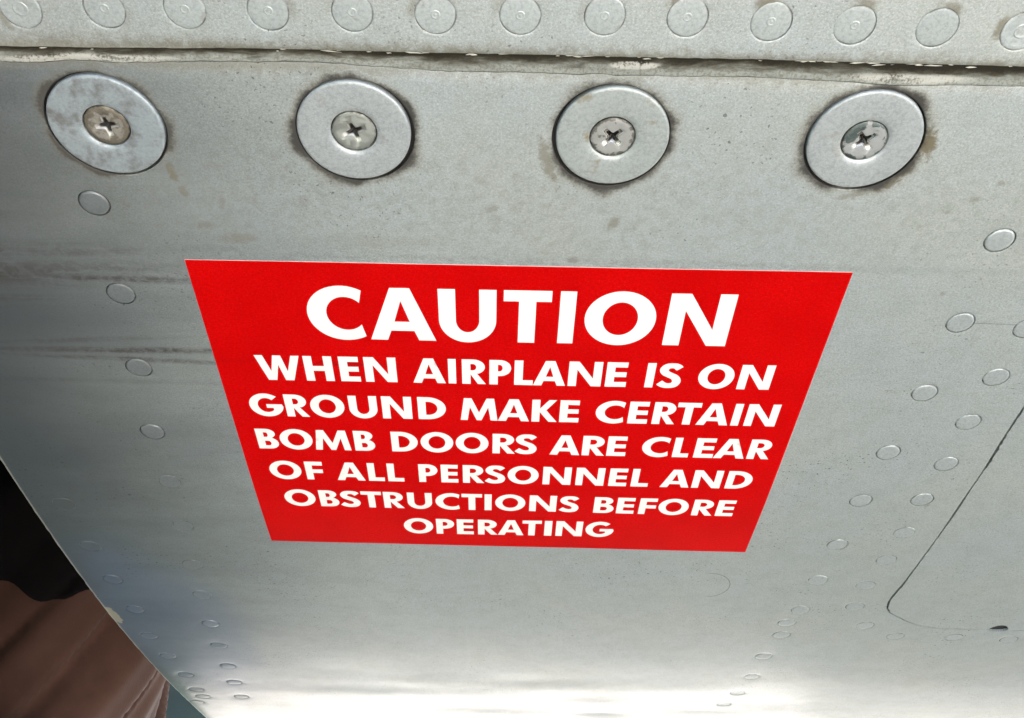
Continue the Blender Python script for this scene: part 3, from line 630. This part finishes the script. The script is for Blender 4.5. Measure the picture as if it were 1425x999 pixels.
LAB = ['scuffed bluish grey washer with a bare brownish cross screw, leftmost under the seam',
       'clean grey washer with a plain olive grey screw head, second from the left',
       'grey washer spotted with olive brown stains around its painted screw head',
       'grey washer with a chipped screw head, beside brown rust stains, rightmost in the row']
for i, c in enumerate(DISC):
    ox, oy = [(.1, .1), (-.45, .25), (.5, .15), (-.1, .45)][i]
    cx, cy = c[0] + ox * .7, c[1] + oy * .7
    tx, ty = [(.004, .006), (.0, -.006), (.003, .004), (.0, .0)][i]
    mw = frame(cx, cy, [.12, .15, .1, .18][i]) @ Matrix.Rotation(tx, 4, 'X') @ Matrix.Rotation(ty, 4, 'Y')
    root = empty('washer_screw', mw); tag(root, LAB[i], 'screw', 'four large screws with washers along the seam')
    wm = wash_me if i == 0 else wash_me.copy(); wm.materials.clear(); wm.materials.append(W_M[i])
    link('washer', wm, None, root, mw)
    sm = scr if i == 0 else scr.copy(); sm.materials.clear(); sm.materials.append(S_M[i])
    link('screw_head', sm, None, root, mw @ Matrix.Translation((0, 0, [-.02, .12, .22, .12][i] * MM)) @ Matrix.Rotation(math.radians([8, 22, 45, 38][i]), 4, 'Z'))

# ------------------------------------------------------------------ red decal
ST = np.array(STICKER, float)
def bil(a, b): return ((1 - a) * (1 - b))[..., None] * ST[3] + (a * (1 - b))[..., None] * ST[2] + (a * b)[..., None] * ST[1] + ((1 - a) * b)[..., None] * ST[0]
nx, ny = 60, 48
A_, B_ = np.meshgrid(np.linspace(0, 1, nx + 1), np.linspace(0, 1, ny + 1)); G = bil(A_, B_).reshape(-1, 2)
DEC_H = .09
def decal_h(u, t): return door_h(u, t) + DEC_H
hz = decal_h(G[:, 0], G[:, 1])
V = list(surf(G[:, 0], G[:, 1], hz)); W_ = nx + 1
F = [(j * W_ + i, j * W_ + i + 1, (j + 1) * W_ + i + 1, (j + 1) * W_ + i) for j in range(ny) for i in range(nx)]
n = N('red_vinyl'); uv = n.uv(); f1 = n.noise(uv, 1.3, 3, .7); f2 = n.noise(uv, .05, 3, .5)
sc_ = n.noise(n.scale(uv, (.05, 1.2, 1)), 1.0, 3, .6)
c = n.mix(n.step(f2, .3, .7), (0.45, 0.0, 0.0002), (0.51, 0.0003, 0.0006)); c = n.mix(n.math('MULTIPLY', n.step(f1, .42, .60), .6), c, (0.34, 0.0, 0.0)); c = n.mix(n.math('MULTIPLY', n.step(n.noise(uv, 2.4, 2, .7), .56, .72), n.math('ADD', .16, n.math('MULTIPLY', f2, .25))), c, (0.72, 0.07, 0.06))
e = n.math('MULTIPLY', n.math('MULTIPLY', n.step(n.ellipse(uv, -58, 30, 36, 1.5, -1), 1.2, .2), n.step(sc_, .35, .7)), .55); c = n.mix(e, c, (0.12, 0.005, 0.006))
M_RED = n.set(color=c, rough=n.math('ADD', .34, n.math('MULTIPLY', f1, .12)), spec=.06, normal=n.bump(n.math('ADD', f1, n.noise(uv, .5, 2)), 5e-5, .6))
n = N('white_print'); uv = n.uv(); c = n.mix(n.step(n.noise(uv, .6, 3), .4, .8), (0.76, 0.735, 0.69), (0.69, 0.665, 0.62)); c = n.mix(n.math('MULTIPLY', n.step(n.noise(uv, .55, 2, .5), .70, .76), .55), c, (0.45, 0.40, 0.36)); M_WHITE = n.set(color=c, rough=.4, spec=.35)
M_EDGE = simple('vinyl_edge', (0.75, 0.45, 0.42), .5)
bnd = [i for i in range(W_)] + [j * W_ + nx for j in range(1, ny + 1)] + [ny * W_ + i for i in range(nx - 1, -1, -1)] + [j * W_ for j in range(ny - 1, 0, -1)]
decal = link('caution_decal', mesh('caution_decal', V, F, G), M_RED)
tag(decal, 'red rectangular caution decal with seven lines of bold white capitals on the silver panel', 'decal')
k = 0; EV = []; EF = []
for s_, hh in ((1.0, DEC_H - .004), (1.0035, -.02)):
    for i in bnd:
        p = G[i] if s_ == 1.0 else G[i] + (G[i] - np.array([0, -1.0])) / np.hypot(*(G[i] - np.array([0, -1.0]))) * .12
        EV.append(surf(p[0], p[1], float(door_h(np.array([p[0]]), np.array([p[1]]))[0]) + hh))
q = len(bnd); EF = [(i, q + i, q + (i + 1) % q, (i + 1) % q) for i in range(q)]
link('vinyl_edge', mesh('vinyl_edge', EV, EF), M_EDGE, decal)

# lettering: heavy geometric capitals drawn as outlines (cap height 1)
def arc(cx, cy, rx, ry, a0, a1, n=20):
    a = np.radians(np.linspace(a0, a1, n)); return [(cx + rx * math.cos(x), cy + ry * math.sin(x)) for x in a]
def glyph(ch, w):
    s, b = .235, .205
    mir = lambda P: [(w - x, y) for x, y in P][::-1]
    if ch == 'I': return [[(0, 0), (w, 0), (w, 1), (0, 1)]]
    if ch == 'L': return [[(0, 0), (w, 0), (w, b), (s, b), (s, 1), (0, 1)]]
    if ch == 'T': return [[(w / 2 - s / 2, 0), (w / 2 + s / 2, 0), (w / 2 + s / 2, 1 - b), (w, 1 - b), (w, 1), (0, 1), (0, 1 - b), (w / 2 - s / 2, 1 - b)]]
    if ch == 'H': return [[(0, 0), (s, 0), (s, .41), (w - s, .41), (w - s, 0), (w, 0), (w, 1), (w - s, 1), (w - s, .61), (s, .61), (s, 1), (0, 1)]]
    if ch == 'E': return [[(0, 0), (w, 0), (w, b), (s, b), (s, .405), (w * .96, .405), (w * .96, .605), (s, .605), (s, 1 - b), (w * .98, 1 - b), (w * .98, 1), (0, 1)]]
    if ch == 'F': return [[(0, 0), (s, 0), (s, .375), (w * .98, .375), (w * .98, .58), (s, .58), (s, 1 - b), (w, 1 - b), (w, 1), (0, 1)]]
    if ch == 'N': return [[(0, 0), (s, 0), (s, .68), (w - s * 1.15, 0), (w, 0), (w, 1), (w - s, 1), (w - s, .32), (s * 1.15, 1), (0, 1)]]
    if ch == 'M': return [[(0, 0), (.19 * w, 0), (.255 * w, .60), (.435 * w, 0), (.565 * w, 0), (.745 * w, .60), (.81 * w, 0), (w, 0), (.90 * w, 1), (.70 * w, 1), (.5 * w, .36), (.30 * w, 1), (.10 * w, 1)]]
    if ch == 'W': return [[(0, 1), (.21 * w, 0), (.40 * w, 0), (.5 * w, .62), (.60 * w, 0), (.79 * w, 0), (w, 1), (.815 * w, 1), (.685 * w, .37), (.59 * w, 1), (.41 * w, 1), (.315 * w, .37), (.185 * w, 1)]]
    if ch == 'A': return [[(0, 0), (.26 * w, 0), (.325 * w, .185), (.675 * w, .185), (.74 * w, 0), (w, 0), (.645 * w, 1), (.355 * w, 1)], [(.385 * w, .365), (.615 * w, .365), (.5 * w, .76)]]
    if ch == 'K': return [[(0, 0), (s, 0), (s, .44), (.68 * w, 0), (w, 0), (.56 * w, .535), (.96 * w, 1), (.66 * w, 1), (s, .60), (s, 1), (0, 1)]]
    if ch == 'O': return [arc(w / 2, .5, w / 2, .52, 0, 360, 49)[:-1], arc(w / 2, .5, w / 2 - .25, .315, 0, 360, 41)[:-1]]
    if ch == 'U':
        return [[(0, 1)] + arc(w / 2, .42, w / 2, .44, 180, 360, 25) + [(w, 1), (w - s, 1)] + arc(w / 2, .42, w / 2 - s, .235, 360, 180, 21) + [(s, 1)]]
    if ch == 'D': return [[(0, 0)] + [(.36 * w, 0)] + arc(.36 * w, .5, .64 * w, .5, -88, 88, 27) + [(.36 * w, 1), (0, 1)], [(s, b), (.36 * w, b)] + arc(.36 * w, .5, .64 * w - .25, .5 - b, -86, 86, 23) + [(.36 * w, 1 - b), (s, 1 - b)]]
    if ch == 'P': return [[(0, 0), (s, 0), (s, .35)] + arc(.48 * w, .675, .52 * w, .325, -90, 90, 23) + [(0, 1)], [(s, .545)] + arc(.48 * w, .675, .52 * w - .235, .13, -90, 90, 15) + [(s, .805)]]
    if ch == 'R': return [[(0, 0), (s, 0), (s, .40), (.66 * w, 0), (w, 0), (.62 * w, .43)] + arc(.46 * w, .70, .49 * w, .30, -62, 90, 21) + [(0, 1)], [(s, .565)] + arc(.46 * w, .69, .49 * w - .235, .125, -90, 90, 15) + [(s, .815)]]
    if ch == 'B': return [[(0, 0)] + arc(.55 * w, .285, .45 * w, .285, -90, 62, 19) + [(.72 * w, .54)] + arc(.50 * w, .765, .42 * w, .235, -42, 90, 17) + [(0, 1)],
                          [(s, .17)] + arc(.52 * w, .285, .48 * w - .235, .115, -90, 90, 13) + [(s, .40)], [(s, .60)] + arc(.48 * w, .71, .44 * w - .235, .11, -90, 90, 13) + [(s, .82)]]
    if ch == 'C':
        return [arc(.65 * w, .5, .65 * w, .52, 57, 303, 35) + arc(.686 * w, .5, .686 * w - .265, .315, 319, 41, 29)]
    if ch == 'G':
        return [arc(.52 * w, .5, .52 * w, .52, 47, 352, 41) + [(w, .545), (.52 * w, .545), (.52 * w, .375), (.72 * w, .375)] + arc(.53 * w, .5, .53 * w - .25, .315, -42, -314, 33)]
    if ch == 'S':
        K = np.array([(.88, .79), (.72, .885), (.52, .905), (.31, .87), (.195, .735), (.29, .61), (.50, .525), (.72, .435), (.835, .285), (.74, .135), (.50, .088), (.27, .12), (.075, .215)]); K[:, 0] *= w
        Q = []
        for i in range(len(K) - 1):
            p0, p1, p2, p3 = K[max(i - 1, 0)], K[i], K[i + 1], K[min(i + 2, len(K) - 1)]
            for tt in np.linspace(0, 1, 5)[:-1]:
                Q.append(.5 * ((2 * p1) + (-p0 + p2) * tt + (2 * p0 - 5 * p1 + 4 * p2 - p3) * tt ** 2 + (-p0 + 3 * p1 - 3 * p2 + p3) * tt ** 3))
        Q.append(K[-1]); Q = np.array(Q); T = np.gradient(Q, axis=0); T /= np.hypot(T[:, 0], T[:, 1])[:, None]; Nn = np.stack([-T[:, 1], T[:, 0]], -1)
        th = (.098 + .022 * np.abs(Nn[:, 0]))[:, None]; th[0] = .105; th[-1] = .105
        return [[tuple(p) for p in Q + Nn * th] + [tuple(p) for p in (Q - Nn * th)[::-1]]]
for base, slope, cap, row in TEXT:
    PV = []; PF = []; PU = []
    for ch, u0, u1 in row:
        w_ = (u1 - u0) / cap; lp = [np.array(p) for p in glyph(ch, w_)]
        lp = [np.concatenate([np.linspace(p[i], p[(i + 1) % len(p)], 2 if np.hypot(*(p[(i + 1) % len(p)] - p[i])) < .25 else 5)[:-1] for i in range(len(p))]) for p in lp]
        gx = np.array([(a, b) for a in np.arange(.06, w_, .13) for b in np.arange(.06, 1, .13)]); ins = np.zeros(len(gx), bool)
        for p in lp: ins ^= in_poly(gx, p)
        allp = np.concatenate(lp); gx = gx[ins]; gx = gx[[np.min(np.hypot(*(allp - g).T)) > .05 for g in gx]] if len(gx) else gx
        V2, F2, _ = region(lp, gx)
        uu = u0 + V2[:, 0] * cap; tt = base + slope * uu + V2[:, 1] * cap; k = len(PU)
        PV += list(surf(uu, tt, decal_h(uu, tt) + .035)); PU += list(zip(uu, tt)); PF += [tuple(int(i) + k for i in f) for f in F2]
    link('text_line', mesh('text_line', PV, PF, PU), M_WHITE, decal)

# ------------------------------------------------------------------ brown cloth hanging beyond the free edge
def build_cloth(shade_flap=False):
    nu_, nv_ = 170, 130; V = []; F = []
    for j in range(nv_ + 1):
        q0 = j / nv_
        for i in range(nu_ + 1):
            a = math.radians(-150 + 270 * i / nu_)              # angle round the hanging form; 0 faces +x
            q = q0; z = .10 - .62 * q ** 1.15
            if shade_flap: z = .10 - q * (.10 + .082 - .075 * a / 1.57 * .6 + .010 * math.sin(a * 7 + 1) + .006 * math.sin(a * 17))
            s_ = math.sqrt(max(.0004, 1 - max(0, (z + .24) / .345) ** 2))       # gathered round top, hanging straight below
            if shade_flap: s_ += .045 * q0 + .02; q = .3
            d = a * 4.2 - z * 14.0
            amp = min(1.0, .25 + 1.4 * q)
            f = .013 * math.sin(d + .9) + .007 * math.sin(d * 2.3 + 1.0 + 3 * z) + .004 * math.sin(a * 9 - z * 16) + .002 * math.sin(d * 5.7)
            f -= .016 * math.exp(-(math.sin(d * .5 + .35) / .10) ** 2) + .010 * math.exp(-(math.sin(d * .8 + 1.9) / .08) ** 2)
            lean = (z + .16) * .34
            V.append((-.500 + lean + (.200 * s_ + f * amp) * math.cos(a), .63 + (.165 * s_ + f * amp) * math.sin(a), z))
    w_ = nu_ + 1
    for j in range(nv_):
        for i in range(nu_): F.append((j * w_ + i, (j + 1) * w_ + i, (j + 1) * w_ + i + 1, j * w_ + i + 1))
    return mesh('cloth', V, F)
n = N('brown_cloth'); o_ = n.obj(); wv = n.noise(n.scale(o_, (900, 900, 300)), 1.0, 2, .6); bl = n.noise(o_, 14, 4, .6)
c = n.mix(n.step(bl, .3, .7), (0.080, 0.038, 0.025), (0.118, 0.057, 0.039)); c = n.mix(n.math('MULTIPLY', wv, .3), c, (0.06, 0.03, 0.022))
cloth = link('brown_cloth', build_cloth(), n.set(color=c, rough=.9, spec=.2, sheen=.15, normal=n.bump(wv, .0004, .5)))
so = cloth.modifiers.new('thickness', 'SOLIDIFY'); so.thickness = .004; so.offset = -1
tag(cloth, 'loose brown cloth hanging in soft diagonal folds in the dark gap left of the panel', 'cloth')
shade_flap = link('shade_sheet', build_cloth(True), simple('shade_sheet_black', (0.007, 0.006, 0.006), .95, spec=.1))  # black sheet added where the brown cloth only fades into shade
so = shade_flap.modifiers.new('thickness', 'SOLIDIFY'); so.thickness = .004; so.offset = -1
tag(shade_flap, 'added black sheet standing for the shade over the brown cloth at the left edge', 'cloth')
